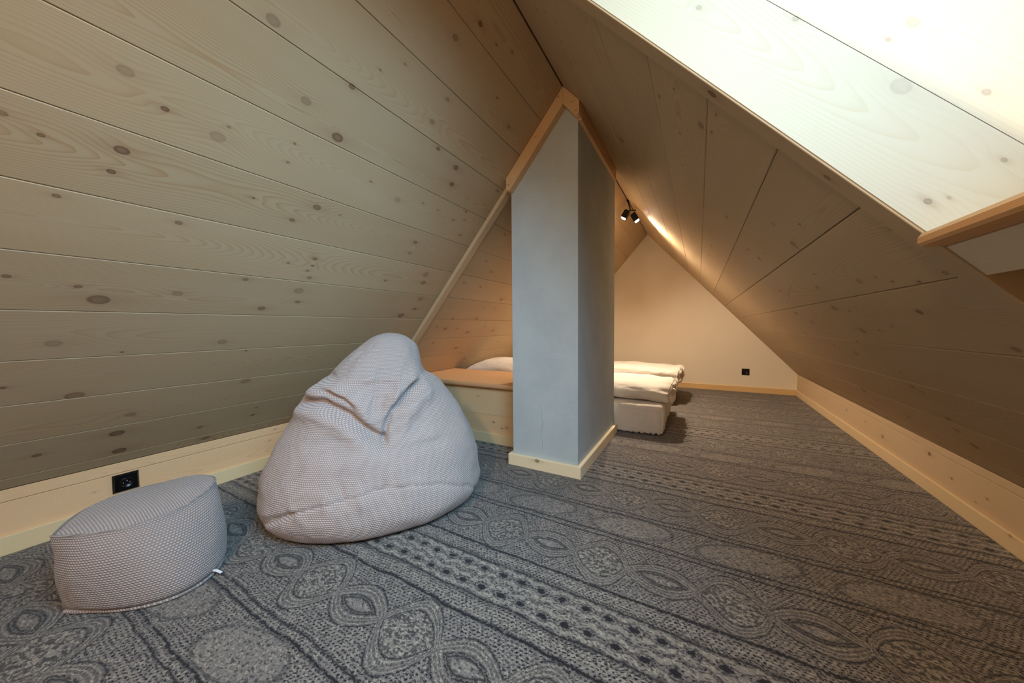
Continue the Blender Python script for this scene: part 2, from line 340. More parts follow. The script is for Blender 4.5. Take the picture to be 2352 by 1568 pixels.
    col = mixc(nt, dk.mn(.97), col, lin((26, 27, 34)))
    nt.links.new(col, b.inputs['Base Color'])
    bump(nt, b, fl + fib*.4, .6, .005)
    b.inputs['Specular IOR Level'].default_value = .1; b.inputs['Sheen Weight'].default_value = .15
    return m
def waffle(name, colour, sx=.0095, sy=.0082, strength=.8):
    """chunky cotton waffle: rows of small beads; UV in metres"""
    m, nt, b = mat(name, .9)
    u, v, _ = coords(nt, 'UV')
    n = noi(nt, vec(nt, u*14, v*14), 1.0, 1.0) - .5
    ry = (v + n*.006)/sy; odd = (ry.floor()*.5).fract()
    cx = ((u + n*.006)/sx + odd).fract() - .5; cy = ry.fract() - .5
    d = (cx*cx*.8 + cy*cy*1.15).sqrt(); bead = d.step(.52, .16)
    fib = noi(nt, vec(nt, u*520, v*520), 1.0, 2.0)
    big = noi(nt, vec(nt, u*5, v*5, 3.0), 1.0, 2.0)
    base = lin(colour); dk = tuple(q*.42 for q in base)
    col = mixc(nt, (bead*.85 + (fib - .5)*.5 + .08).mx(0.0).mn(1.0), dk, base)
    col = mixc(nt, big.step(.35, .75)*.18, col, tuple(q*.78 for q in base))
    nt.links.new(col, b.inputs['Base Color']); bump(nt, b, bead + fib*.15, strength, .0030)
    b.inputs['Sheen Weight'].default_value = .3; b.inputs['Specular IOR Level'].default_value = .15
    return m
def plaster(name, c1, c2, scale, bs=.2, scratch=False):
    m, nt, b = mat(name, .85)
    x, y, z = coords(nt, 'Object')
    a = noi(nt, vec(nt, x*scale, y*scale, z*scale), 1.0, 4.0, .6)
    g = noi(nt, vec(nt, x*90, y*90, z*300), 1.0, 3.0, .6)
    col = mixc(nt, a.step(.3, .7), lin(c1), lin(c2))
    h = a*.6 + g*.4
    if scratch:
        s1 = noi(nt, vec(nt, x*16, y*16, z*110), 1.0, 4.0, .7); pores = noi(nt, vec(nt, x*260, y*260, z*420), 1.0, 1.0).step(.70, .80)
        col = mixc(nt, s1.step(.55, .8)*.35, col, tuple(q*.72 for q in lin(c1)))
        crk = (x + .785 + (noi(nt, vec(nt, z*9, 1.0, 2.0), 1.0, 3.0) - .5)*.10).abs().step(.0016, .0004)*z.step(.42, .36)*z.step(.10, .16)*y.lt(1.76)
        col = mixc(nt, (pores*.4).mx(crk*.5), col, tuple(q*.5 for q in lin(c1)))
        h = h - pores*.5 - crk + s1*.4
    nt.links.new(col, b.inputs['Base Color']); bump(nt, b, h, bs, .003)
    b.inputs['Specular IOR Level'].default_value = .25
    return m
def cloth(name, colour, fine=900):
    m, nt, b = mat(name, .85); x, y, z = coords(nt, 'Object')
    f = noi(nt, vec(nt, x*fine, y*fine, z*fine), 1.0, 2.0); w = noi(nt, vec(nt, x*13, y*22, z*22), 1.0, 4.0, .55)
    c = lin(colour); col = mixc(nt, f*.25, c, tuple(q*.8 for q in c)); nt.links.new(col, b.inputs['Base Color'])
    bump(nt, b, w + f*.02, .45, .018); b.inputs['Sheen Weight'].default_value = .2; b.inputs['Specular IOR Level'].default_value = .2
    return m
def plainm(name, colour, rough=.4, metal=0.0, emit=None, es=0.0):
    m, nt, b = mat(name, rough); x, y, z = coords(nt, 'Object')
    f = noi(nt, vec(nt, x*300, y*300, z*300), 1.0, 2.0); c = lin(colour)
    nt.links.new(mixc(nt, f*.3, c, tuple(q*.8 for q in c)), b.inputs['Base Color']); b.inputs['Metallic'].default_value = metal
    if emit: b.inputs['Emission Color'].default_value = (*emit, 1); b.inputs['Emission Strength'].default_value = es
    return m
M_carpet = carpet()
M_bag = waffle('waffle_fabric', (222, 200, 192), .0084, .0074); M_pouf = waffle('waffle_fabric_stool', (204, 186, 179), .0080, .0068)
M_seam = waffle('seam_fabric', (188, 176, 170), .004, .004, .4)
M_conc = plaster('grey_trowelled_plaster', (184, 194, 197), (193, 202, 204), 5.0, .65, True)
M_wall = plaster('cream_painted_wall', (238, 225, 202), (242, 230, 208), 1.2, .06)
M_sheet = cloth('white_cotton', (226, 217, 205)); M_pillow = cloth('white_pillow_cotton', (240, 234, 226))
M_black = plainm('black_plastic', (12, 12, 14), .25); M_chrome = plainm('bright_metal', (220, 220, 220), .15, 1.0)
M_blackmetal = plainm('black_metal', (22, 22, 24), .35, .3); M_slab = plainm('roof_underlay', (150, 118, 86), .9)
M_white = plainm('white_plastic', (240, 240, 242), .3)
M_glow = plainm('lit_lens', (255, 250, 240), .3, 0.0, (1.0, .93, .82), 40.0)
mg, ng, bg = mat('window_glass', .02)
_t = ng.nodes.new('ShaderNodeBsdfTransparent'); _g = ng.nodes.new('ShaderNodeBsdfGlossy'); _x = ng.nodes.new('ShaderNodeMixShader')
_g.inputs['Roughness'].default_value = .02
_x.inputs[0].default_value = .07; ng.links.new(_t.outputs[0], _x.inputs[1]); ng.links.new(_g.outputs[0], _x.inputs[2]); ng.links.new(_x.outputs[0], ng.nodes['Material Output'].inputs[0])

# ------------------------------------------------------------------ setting
obj('floor', [(XL-.05, YF-.05, 0), (XR+.05, YF-.05, 0), (XR+.05, YB+.05, 0), (XL-.05, YB+.05, 0)], [(0, 1, 2, 3)], M_carpet, kind='structure')
gable = [(XL-.04, -.02), (XR+.04, -.02), (XR+.04, ZR), (XT, ZT+.05), (XL-.04, ZL)]
prism('wall_back', gable, lambda p, q, t: (p, t, q), YB, YB+.08, M_wall, kind='structure')
prism('wall_front', gable, lambda p, q, t: (p, t, q), YF-.08, YF, M_wall, kind='structure')
# left slope: backing and one board per course
cl = prism('ceiling', [(-.05, .016), (LL+.02, .016), (LL+.02, .06), (-.05, .06)], lambda a, o, t: lpt(t, a, o), YF-.05, YB+.05, M_slab, kind='structure')
edges = [0.0] + [.0618 + .1987*k for k in range(12)] + [LL-.003]
G = .0006
for i in range(len(edges)-1):
    a0, a1 = edges[i], edges[i+1]; mid = (a0+a1)/2
    mt = wood('pine_board', CREAM, knots_in(KN_L, a0, a1), vc=mid)
    prism('plank', chamf(a0+G, a1-G, 0, .0155, .0022), lambda a, o, t: lpt(t, a, o), YF, YB, mt, cl, uvf=lambda co: (co.y, (co.x-XL)*DL[0] + (co.z-ZL)*DL[1]))
# right slope
def uvR(co): return (co.y, (co.x-XT)*DR[0] + (co.z-ZT)*DR[1])
YCB = YC + .054                                         # far side of the trim beside the window
cr = prism('ceiling', [(-.02, .016), (LR+.05, .016), (LR+.05, .06), (-.02, .06)], lambda a, o, t: rpt(t, a, o), YC+.02, YB+.05, M_slab, kind='structure')
for (y0, y1, a0, a1, o0) in ((YF-.05, WIN0-.02, -.02, LR+.05, .016), (WIN0-.02, YC+.02, -.02, A0-.02, .016), (WIN0-.02, YC+.02, 1.57, LR+.05, .060)):
    prism('roof_slab', [(a0, o0), (a1, o0), (a1, o0+.044), (a0, o0+.044)], lambda a, o, t: rpt(t, a, o), y0, y1, M_slab, cr)
redges = [.003, .165] + [.3644 + .19987*k for k in range(11)] + [LR]
for i in range(len(redges)-1):
    a0, a1 = redges[i], redges[i+1]; mid = (a0+a1)/2
    mt = wood('pine_board', CREAM, knots_in(KN_R, a0, a1), vc=mid)
    prism('plank', chamf(a0+G, a1-G, 0, .0155, .0022), lambda a, o, t: rpt(t, a, o), YCB-.002, YB, mt, cr, uvf=uvR)
    m2 = wood('pine_board', CREAM, [(.33, mid+.03, .009, .8), (.62, mid-.04, .012, .5)], vc=mid)
    if a1 <= .38:
        prism('plank', chamf(a0+G, a1-G, 0, .0155, .0022), lambda a, o, t: rpt(t, a, o), YF, YC, m2, cr, uvf=uvR)
    elif a0 > 1.5:
        prism('plank', chamf(a0+G, a1-G, .042, .058, .0022), lambda a, o, t: rpt(t, a, o), YF, YC, m2, cr, uvf=uvR)
    else:
        prism('plank', chamf(a0+G, a1-G, 0, .0155, .0022), lambda a, o, t: rpt(t, a, o), YF, WIN0-.02, m2, cr, uvf=uvR)
        if a0 < 1.5 < a1:
            prism('plank', chamf(1.575, a1-G, .042, .058, .0022), lambda a, o, t: rpt(t, a, o), WIN0-.02, YC, m2, cr, uvf=uvR)
# battens across the slopes
prism('trim_1', chamf(1.744, 1.800, -.024, 0, .002), lambda y, o, t: lpt(y, t, o), -.02, 1.93, wood('batten_wood', (205, 180, 145), [(1.772, .62, .006, .8)], contrast=.25), kind='structure', uvf=lambda co: ((co.x-XL)*DL[0] + (co.z-ZL)*DL[1], co.y))
prism('trim_2', chamf(YC, YCB, -.003, .060, .0012), lambda y, o, t: rpt(y, t, o), .25, LR-.01, wood('batten_wood', CREAM, [(.98, .892, .009, .9), (1.28, .9, .006, .7)], contrast=.25), kind='structure', uvf=lambda co: ((co.x-XT)*DR[0] + (co.z-ZT)*DR[1], co.y))
# knee walls and skirtings
def knee(side, X, s, ztop, zs, knots):
    w = box('wall_' + side, (min(X, X+s*.06)+s*.018, YF, 0), (max(X, X+s*.06)+s*.018, YB, ztop+.01), M_slab, bev=0, kind='structure')
    for j, (z0, z1) in enumerate(((.0, zs), (zs, ztop-.001))):
        m_ = wood('pine_panel', DEEP if s < 0 else (206, 180, 145), knots_in(knots, z0, z1), vc=(z0+z1)/2, contrast=.55 if s < 0 else .3)
        prism('panel', chamf(z0+.0008, z1-.0008, 0, .016, .0012), lambda z, o, t: (X+s*o, t, z), YF, YB, m_, w, uvf=lambda co: (co.y, co.z))
knee('left', XL, -1, ZL, .195, [(.03, .222, .005, .5), (1.05, .22, .004, .6), (1.02, .16, .006, .3), (.35, .14, .004, .3), (1.18, .12, .008, .5)])
knee('right', XR, 1, ZR, .209, KN_KR)
def skirt(name, lo, hi, along, base, kn=(), parent=None, **kw):
    return box(name, lo, hi, wood('skirting_wood', base, kn, contrast=.18, vc=.2), parent, bev=.0025, seg=2, along=along, **kw)
skirt('baseboard_left', (XL+.0005, YF, .0), (XL+.013, YB, .071), 1, (228, 204, 160), kind='structure')
skirt('baseboard_right', (XR-.013, YF, .0), (XR-.0005, YB, .067), 1, (226, 200, 158), [(1.9, .06, .006, .5), (1.45, .05, .004, .7)], kind='structure')
skirt('baseboard_back', (XL+.014, YB-.013, .0), (XR-.014, YB-.0005, .068), 0, (232, 196, 140), kind='structure')
# ------------------------------------------------------------------ roof window well
win = prism('window_1', [(.30, WOUT), (1.95, WOUT), (1.95, WOUT+.045), (.30, WOUT+.045)], lambda a, o, t: rpt(t, a, o), YC-.03, YC+.05, M_slab, kind='structure')
zs_ = .97
def a_end(o): return (ZT + NRo[1]*o - zs_)/(-DR[1])
oe = [0.001, .157, .325, WOUT]
for i in range(3):
    o0, o1 = oe[i]+.0006, oe[i+1]-.0006
    kn = [(k[0], k[1], k[2], k[3]) for k in KN_CH if o0-.01 < k[1] < o1+.01]
    m_ = wood('cheek_board', (190, 170, 142), kn, vc=(o0+o1)/2 + .03, contrast=.42, dark=(96, 80, 68), halo=.5)
    for yy, sgn in ((YC-.0018, .1), (WIN0, -1)):
        c = .0015
        prof = lambda t: t
        # board outline in the cheek plane, its lower end cut level behind the sill
        outl = [(.27, o0), (a_end(o0), o0), (a_end(o1), o1), (.27, o1)]
        prism('cheek_board', outl, lambda a, o, t: rpt(t, a, o), yy, yy+sgn*.016, m_, win, uvf=lambda co: ((co.x-XT)*DR[0] + (co.z-ZT)*DR[1], (co.x-XT)*NRo[0] + (co.z-ZT)*NRo[1]))
# upper lining of the well
prism('head_board', [(A0-.018, .0), (A0, .0), (A0, WOUT), (A0-.018, WOUT)], lambda a, o, t: rpt(t, a, o), WIN0, YC, wood('head_wood', CREAM), win, uvf=lambda co: (co.y, co.z))
M_sill = wood('sill_wood', (214, 166, 112), [(-.1, .975, .01, .3)], contrast=.6, ring=.0035)
# sill: a board with a rounded nose reaching into the room
pr = [(.345, .961), (.335, .963), (.331, .968), (.331, .978), (.335, .985), (.345, .9885), (.97, .9885), (.97, .961)]
prism('window_sill', pr, lambda x, z, t: (x, t, z), WIN0, YC-.006, M_sill, win, uvf=lambda co: (co.y, co.z), label='orange-brown rounded window sill board')
prism('apron_board', chamf(1.4995, 1.569, 0, .03, .001), lambda a, o, t: rpt(t, a, o), WIN0, YC-.001, wood('apron_wood', (222, 206, 178), [(.62, 1.515, .010, .95)], contrast=.25), win, uvf=uvR)
# sash and pane
for (y0, y1, a0, a1) in ((WIN0, YC, A0, A0+.07), (WIN0, YC, 1.47, 1.88), (WIN0, WIN0+.06, A0+.07, 1.47), (YC-.06, YC-.002, A0+.07, 1.47)):
    prism('window_frame', [(a0, WOUT-.04), (a1, WOUT-.04), (a1, WOUT), (a0, WOUT)], lambda a, o, t: rpt(t, a, o), y0, y1, M_white, win)
prism('pane', [(A0+.07, WOUT-.02), (1.47, WOUT-.02), (1.47, WOUT-.014), (A0+.07, WOUT-.014)], lambda a, o, t: rpt(t, a, o), WIN0+.06, YC-.06, mg, win)

# ------------------------------------------------------------------ chimney
ch = empty('chimney', (-.77, 2.19, 0), 'grey plastered chimney shaft rising from the carpet to the ridge', 'chimney')
def slopez(x): return (ZL + (x-XL)*DL[1]/DL[0]) if x < XT else (ZT + (x-XT)*DR[1]/DR[0])
cx0, cx1, cy0, cy1 = -.9716, -.5672, 1.7461, 2.630
def put(o): return under(o, ch)
sh = prism('shaft', [(cx0, 0), (cx1, 0), (cx1, slopez(cx1)-.001), (XT, ZT-.003), (cx0, slopez(cx0)-.001)], lambda x, z, t: (x, t, z), cy0, cy1, M_conc); put(sh)
bmv = sh.modifiers.new('bev', 'BEVEL'); bmv.width = .0025; bmv.segments = 2; bmv.limit_method = 'ANGLE'
SK = (250, 230, 192)
put(skirt('skirting_board', (-.994, 1.7237, 0), (-.545, 1.7460, .067), 0, SK, [(-.803, .056, .010, .8)]))
put(skirt('skirting_board', (-.5671, 1.7463, 0), (-.545, 2.652, .067), 1, SK))
put(skirt('skirting_board', (-.994, 1.7463, 0), (-.9717, 1.975, .067), 1, SK))
M_crown = wood('crown_wood', (226, 190, 146), [(-.66, 2.03, .0035, .7), (-.79, 1.86, .003, .6), (-.965, 1.64, .003, .7), (-.585, 1.98, .003, .6), (-.565, 1.93, .003, .7)], contrast=.15)
uvx = lambda co: (co.x, co.z)
e_ = .0015
o_ = prism('crown_board', [(XT-.0005, ZT-.003), (-.980, slopez(-.980)-e_), (-.980, 1.618), (-.974, 1.610), (-.958, 1.607), (XT-.0005, 1.984)], lambda x, z, t: (x, t, z), 1.701, 1.7455, M_crown, uvf=uvx); put(o_)
o_ = prism('crown_board', [(XT+.0005, ZT-.003), (-.548, slopez(-.548)-e_), (-.548, 1.918), (-.554, 1.909), (-.571, 1.907), (XT+.0005, 1.984)], lambda x, z, t: (x, t, z), 1.701, 1.7455, M_crown, uvf=uvx); put(o_)
o_ = prism('crown_board', [(-.5668, 1.903), (-.548, 1.903), (-.548, slopez(-.548)-e_), (-.5668, slopez(-.5668)-e_)], lambda x, z, t: (x, t, z), 1.746, 2.575, wood('crown_wood', (222, 182, 136), contrast=.15), uvf=lambda co: (co.y, co.z)); put(o_)

# ------------------------------------------------------------------ box bench beside the chimney
bn = empty('box_bench', (-1.6, 2.25, 0), 'low built-in pine box with a rounded top board, between left slope and chimney', 'bench')
def putb(o): return under(o, bn)
BX1 = -.9955
def slx(z, inset=.002): return XL + max(0.0, z - ZL)*DL[0]/DL[1] + inset
def level_board(name, z0, z1, y0, y1, m_, x1):
    vs = [(slx(z0)+.013, y0, z0), (x1, y0, z0), (x1, y0, z1), (slx(z1)+.013, y0, z1)]; vs += [(a, y1, c) for a, b, c in vs]
    o = obj(name, vs, [(0, 1, 2, 3), (4, 5, 6, 7), (0, 1, 5, 4), (1, 2, 6, 5), (2, 3, 7, 6), (3, 0, 4, 7)], m_); fixn(o)
    l = o.data.uv_layers.new(name='UVMap')
    for lp in o.data.loops:
        co = o.data.vertices[lp.vertex_index].co; l.data[lp.index].uv = (co.x, co.z + co.y)
    return putb(o)
level_board('front_board', .2005, .392, 1.996, 2.014, wood('bench_board', (222, 198, 158), [(-1.09, 2.0+.345, .011, .5), (-1.085, 2.0+.285, .011, .8), (-1.4, 2.32, .005, .5), (-1.095, 2.0+.265, .003, .9)], vc=2.3, contrast=.3), BX1+.023)
level_board('front_board', .000, .1992, 1.996, 2.014, wood('bench_board', (222, 190, 148), [(-1.27, 2.145, .005, .9), (-1.2, 2.11, .004, .9), (-1.16, 2.12, .012, .3)], vc=2.12, contrast=.3), BX1+.023)
putb(box('skirting_board', (slx(0)+.012, 1.983, 0), (BX1-.0005, 1.9955, .070), wood('skirting_wood', (228, 204, 160), [(-1.02, .03, .004, .9)], contrast=.15), None, bev=.002, along=0))
level_board('side_board', .001, .392, 2.5, 2.518, wood('bench_board', CREAM), BX1+.023)
N_ = 6; nose = [(1.956 + .017*(1-math.cos(a)), .4125 + .0175*math.sin(a)) for a in [(-90 + 180*k/10)*PI/180 for k in range(11)]]
nose = [(1.956 + .017*(1-math.sin((k/10)*PI)), .4125 - .0175*math.cos(k/10*PI)) for k in range(11)]
prof = [(2.565, .395)] + nose + [(2.565, .430)]
vs = []; n_ = len(prof)
for e in (0, 1):
    for (y, z) in prof: vs.append((slx(z)+.001 if e == 0 else (cx0-.001), y, z))
fs = [(i, (i+1) % n_, n_+(i+1) % n_, n_+i) for i in range(n_)] + [tuple(range(n_)), tuple(range(n_, 2*n_))]
tb = obj('top_board', vs, fs, wood('cap_wood', (226, 180, 134), (), contrast=1.0, ring=.0075, vc=2.2)); fixn(tb)
l = tb.data.uv_layers.new(name='UVMap')
for lp in tb.data.loops:
    co = tb.data.vertices[lp.vertex_index].co; l.data[lp.index].uv = (co.x, co.y + co.z)
putb(tb)

# ------------------------------------------------------------------ beds
def soft(name, lo, hi, r, n, disp, m_, parent=None, **props):
    lo = Vector(lo); hi = Vector(hi); c = (lo+hi)/2; h = (hi-lo)/2
    bm = bmesh.new(); bmesh.ops.create_cube(bm, size=2.0)
    bmesh.ops.subdivide_edges(bm, edges=list(bm.edges), cuts=n, use_grid_fill=True)
    for v in bm.verts:
        v.co.x = 1 - 2*((1-v.co.x)/2)**1.9
        p = Vector([v.co[i]*h[i] for i in range(3)])
        # denser towards the rims
        q = Vector([max(-(h[i]-r[i]), min(h[i]-r[i], p[i])) for i in range(3)])
        d = p - q
        if d.length > 1e-9:
            dn = Vector([d[i]/r[i] for i in range(3)]); L_ = max(abs(dn.x), abs(dn.y), abs(dn.z)); dn.normalize()
            d = Vector([dn[i]*r[i]*L_ for i in range(3)])
        v.co = c + q + d
    bm.normal_update()
    for v in bm.verts: v.co = disp(v.co.copy(), v.normal.copy(), c, h)
    for f in bm.faces: f.smooth = True
    me = bpy.data.meshes.new(name); bm.to_mesh(me); bm.free(); me.materials.append(m_)
    o = bpy.data.objects.new(name, me); C.objects.link(o)
    for k, x in props.items(): o[k] = x
    return o
def nz(p, s, off=0.0): return noise.noise(Vector((p[0]*s[0]+off, p[1]*s[1]+off*.7, p[2]*s[2]-off)))
def mattress_disp(off):
    def f(p, n, c, h):
        d = .006*nz(p, (5, 5, 5), off)
        e = p.x - (c.x+h.x)
        if n.z < .7 and p.z < c.z + h.z*.7:          # gathers of the fitted sheet towards the foot corners
            g = math.exp(-((e+.10)/.14)**2)
            d += g*.008*math.sin(p.x*150 + p.z*9 + 3*nz(p, (3, 3, 3), off)) + g*.004*nz(p, (30, 30, 4), off)
            d -= .012*max(0, (c.z - p.z)/h.z)*(.5 + nz(p, (7, 7, 1), off))
        if n.z > .5: d += .006*nz(p, (9, 4, 2), off+3)
        q = p + n*d; q.z = max(q.z, .001)
        return q
    return f
for i, (y0, y1, lab, z1) in enumerate(((2.66, 3.52, 'low white-sheeted mattress on the carpet, the one nearest the chimney', .235), (3.78, 4.64, 'low white-sheeted mattress on the carpet, the farther one by the back wall', .215))):
    soft('mattress', (-2.16, y0, .0), (-.215, y1, z1), (.030, .032, .030), 60, mattress_disp(i*5.1), M_sheet, label=lab, category='mattress', group='mattresses on the floor behind the chimney')
def duvet_disp(off):
    def f(p, n, c, h):
        e = (c.x + h.x) - p.x
        ang = math.atan2(p.z-c.z, p.y-c.y)
        g = math.exp(-(e/.09)**2)
        d = g*(.013*math.sin(ang*11 + off + 4*nz(p, (6, 6, 6), off)) + .014*nz(p, (14, 24, 24), off))          # crumpled rim at the foot end
        d += .011*nz(p, (3.2, 7, 9), off) + .014*nz((p.x*6+p.z*7, p.y*9, p.z*20), (1, 1, 1), off) + .004*nz(p, (26, 30, 30), off)
        d += .007*max(0, nz((p.x*2.2 + p.z*2, p.y*5, p.z*12), (1, 1, 1), off+9))
        q = p + n*d
        # hollow in the end face, front edge sagging over the mattress
        if n.x > .5: q.x -= .02*math.exp(-((p.z-c.z)/.05)**2)
        q.z -= .018*max(0, (p.x - c.x)/h.x)**2
        q.z = max(q.z, c.z - h.z + .001)
        return q
    return f
soft('duvet', (-1.32, 2.72, .246), (-.150, 3.36, .380), (.060, .085, .062), 56, duvet_disp(1.7), M_sheet, label='folded white duvet on the nearer mattress, its end showing beside the chimney', category='duvet', group='folded duvets on the mattresses')
soft('duvet', (-1.32, 3.84, .226), (-.140, 4.50, .372), (.060, .085, .066), 56, duvet_disp(8.3), M_sheet, label='folded white duvet on the farther mattress, by the back wall', category='duvet', group='folded duvets on the mattresses')
def pillow(name, c, hx, hy, hz, label, rz=0.0):
    n = 36; V = []; F = []
    for s in (1, -1):
        for j in range(n+1):
            for i in range(n+1):
                u = 2*i/n-1; v = 2*j/n-1
                k = max(0, (1-abs(u)**2.4))**.55 * max(0, (1-abs(v)**2.4))**.55
                pin = 1 - .10*(1-abs(u))*0 - .0
                px = u*hx*(1 - .07*(1-v*v)*0 - .05*v*v*0 + .04*abs(u*v)); py = v*hy*(1 + .04*abs(u*v))
                z = s*hz*k
                w = .010*nz((px, py, s), (9, 9, 3), 2.0)*min(1, k*2) + .006*math.sin(py*60 + 6*nz((px, py, 0), (4, 4, 1)))*math.exp(-((abs(u)-.45)/.2)**2)*k
                z += s*w if s > 0 else 0
                V.append((c[0] + px*math.cos(rz) - py*math.sin(rz), c[1] + px*math.sin(rz) + py*math.cos(rz), c[2] + z))
    for s in (0, 1):
        for j in range(n):
            for i in range(n):
                a = s*(n+1)**2 + j*(n+1) + i; F.append((a, a+1, a+n+2, a+n+1) if s == 0 else (a, a+n+1, a+n+2, a+1))
    o = obj(name, V, F, M_pillow, smooth=True, label=label, category='pillow')
    bm = bmesh.new(); bm.from_mesh(o.data); bmesh.ops.remove_doubles(bm, verts=bm.verts, dist=1e-5); bm.to_mesh(o.data); bm.free()
    return o
pillow('pillow', (-1.72, 3.00, .372), .38, .27, .135, 'plump white pillow behind the box bench, left of the chimney')

# ------------------------------------------------------------------ bean bag
LINES = {  # folds: polyline of (angle in degrees, height), width, depth (negative sinks)
 'a': ([(-86,.497),(-54,.504),(-29,.446),(-12,.381),(-2,.352)], .017, -.046),
 'a2': ([(-80,.470),(-50,.465),(-26,.400),(-10,.335)], .036, .030),
 'a3': ([(-80,.550),(-46,.552),(-24,.505),(-8,.425)], .034, .034),
 'b': ([(44,.573),(28,.553),(14,.50),(6,.469),(0,.414),(-2,.352)], .014, -.034),
 'b2': ([(50,.53),(32,.50),(16,.44),(8,.36)], .036, .028),
 'b3': ([(36,.61),(20,.57),(4,.51),(-5,.44)], .028, .030),
 'c': ([(-62,.556),(-48,.540),(-34,.515),(-26,.482)], .010, -.026),
 'd': ([(-10,.62),(-9,.53),(-14,.46)], .020, -.016), 'd2': ([(14,.62),(8,.52),(3,.42)], .016, .012),
 'e': ([(-58,.69),(-42,.72),(-32,.76)], .012, -.012),
 'f': ([(-90,.60),(-66,.60),(-50,.585)], .014, -.014),
 'g1': ([(-31,.205),(-26,.140)], .013, .006), 'g2': ([(-17,.235),(-10,.150)], .013, .007), 'g3': ([(5,.252),(11,.165)], .013, .006),
 'g4': ([(-24,.225),(-18,.165)], .010, -.008), 'g5': ([(-4,.235),(2,.17)], .011, -.007), 'g6': ([(-46,.175),(-36,.10)], .013, .006),
 'h': ([(-70,.075),(-40,.151),(-28,.172),(-22,.180),(-4,.200),(12,.193),(29,.168),(50,.10),(66,.022)], .006, -.007),
 'i': ([(-68,.06),(-55,.10),(-40,.151)], .010, -.014),
 'k1': ([(16,.344),(40,.351)], .022, .010), 'k2': ([(12,.318),(42,.322)], .018, -.009),
 'm1': ([(-42,.345),(-8,.335)], .030, -.006), 'm2': ([(-44,.30),(0,.300)], .040, .009),
 'l1': ([(-104,.36),(-88,.34)], .012, -.012), 'l2': ([(-106,.29),(-86,.27)], .012, -.012), 'l3': ([(-106,.22),(-86,.20)], .012, -.012), 'l4': ([(-104,.15),(-86,.13)], .012, -.012),
 's': ([(-86,.42),(-84,.32),(-80,.24),(-76,.16),(-70,.06)], .007, -.008)}
def TAPER(pts, th):
    a, b = sorted((pts[0][0], pts[-1][0])); e = min(14, (b-a)*.35) + 1e-6
    if pts is LINES['a'][0] or pts is LINES['b'][0]: return max(0, min(1, (abs(th)-(-1 if abs(th) < 40 else -1))/1))*min(1, max(0, (max(abs(a), abs(b)) - abs(th))/e))
    return max(.25, min(1, (th-a)/e + .3, (b-th)/e + .3))
def fold(th, z):
    d = 0.0; th = math.degrees(th)
    for pts, w, dep in LINES.values():
        best = 9
        for (a0, z0), (a1, z1) in zip(pts, pts[1:]):
            k = .0065; ax, ay = a0*k, z0; bx, by = a1*k, z1; px, py = th*k, z
            dx, dy = bx-ax, by-ay; t = max(0, min(1, ((px-ax)*dx + (py-ay)*dy)/(dx*dx+dy*dy)))
            q = math.hypot(px-ax-t*dx, py-ay-t*dy); best = min(best, q)
        if best < 4*w: d += dep*math.exp(-(best/w)**2)*TAPER(pts, th)
    return d
NT, NZ_ = 300, 180
V = []; U = []; F = []
nb = len(BAG)-1
ts = [bag_t(.803*(.5-.5*math.cos(PI*min(1, k/NZ_)))) if False else nb*k/NZ_ for k in range(NZ_+1)]
arc = 0; prev = None
def bagsurf(th, t):
    P, r = bag_pt(th, t); z = P[2]
    k = min(1, z/.02)*min(1, (.80-z)/.06) if z < .80 else 0
    ex = fold(th, z)*max(0, k)
    ex += .010*noise.noise(Vector((math.cos(th)*3, math.sin(th)*3, z*9))) * max(0, k) + .003*noise.noise(Vector((math.cos(th)*9, math.sin(th)*9, z*22)))*max(0, k)
    return bag_pt(th, t, ex)
for j, t in enumerate(ts):
    P0, r0 = bag_pt(0.0, t)
    if prev is not None: arc += (Vector(P0)-Vector(prev)).length
    prev = P0
    for i in range(NT+1):
        th = -PI + 2*PI*i/NT
        P, r = bagsurf(th, t); V.append(P)
        U.append((th*max(.10, min(.44, r0*1.12)), arc))
for j in range(NZ_):
    for i in range(NT):
        a = j*(NT+1)+i; F.append((a, a+1, a+NT+2, a+NT+1))
bag = empty('bean_bag', (-1.37, 1.12, 0), 'large pale grey-pink waffle-knit bean bag slumped on the carpet before the box bench', 'bean bag')
body = obj('cover', V, F, M_bag, uvs=U, smooth=True); under(body, bag)
bm = bmesh.new(); bm.from_mesh(body.data)
bot = [v for v in bm.verts if v.index < NT]
bm.faces.new(bot[::-1]) if len(bot) > 2 else None
bm.to_mesh(body.data); bm.free()
def seam_on_bag(pts, r=.0016, off=.0005):
    P = []
    for (a0, z0), (a1, z1) in zip(pts, pts[1:]):
        for k in range(12):
            f = k/12; p, _ = bagsurf(math.radians(a0+(a1-a0)*f), bag_t(z0+(z1-z0)*f)); P.append(Vector(p))
    vs, fs = tube(P, r, 6); o = obj('seam', vs, fs, M_seam, smooth=True, uvs=[(v.x+v.y, v.z) for v in vs]); under(o, bag)
seam_on_bag(LINES['h'][0]); seam_on_bag(LINES['s'][0])

# ------------------------------------------------------------------ footstool
fs_ = empty('footstool', (-1.6, .36, 0), 'small leaf-shaped waffle-knit footstool in front of the left wall socket', 'footstool')
PL0, PR0 = Vector((-1.612, .186)), Vector((-1.602, .548)); PL1, PR1 = Vector((-1.590, .168)), Vector((-1.606, .540))
def outline(t, k):
    """t 0..1 front arc left to right, 1..2 back arc; k 0 bottom, 1 top"""
    L = PL0.lerp(PL1, k); R = PR0.lerp(PR1, k); bf = .222 + (.128-.222)*k; bb_ = .200 + (.185-.200)*k
    if t <= 1: s = t; b = bf*(4*s*(1-s))**(.86-.30*s); sk = .02*(1-k)
    else: s = 2-t; b = -bb_*(4*s*(1-s))**(.88-.30*s); sk = 0
    p = L.lerp(R, s); return Vector((p.x + b, p.y + sk*(4*s*(1-s))))
NS = 260; HT = .250; V = []; U = []; F = []
perim = [0]
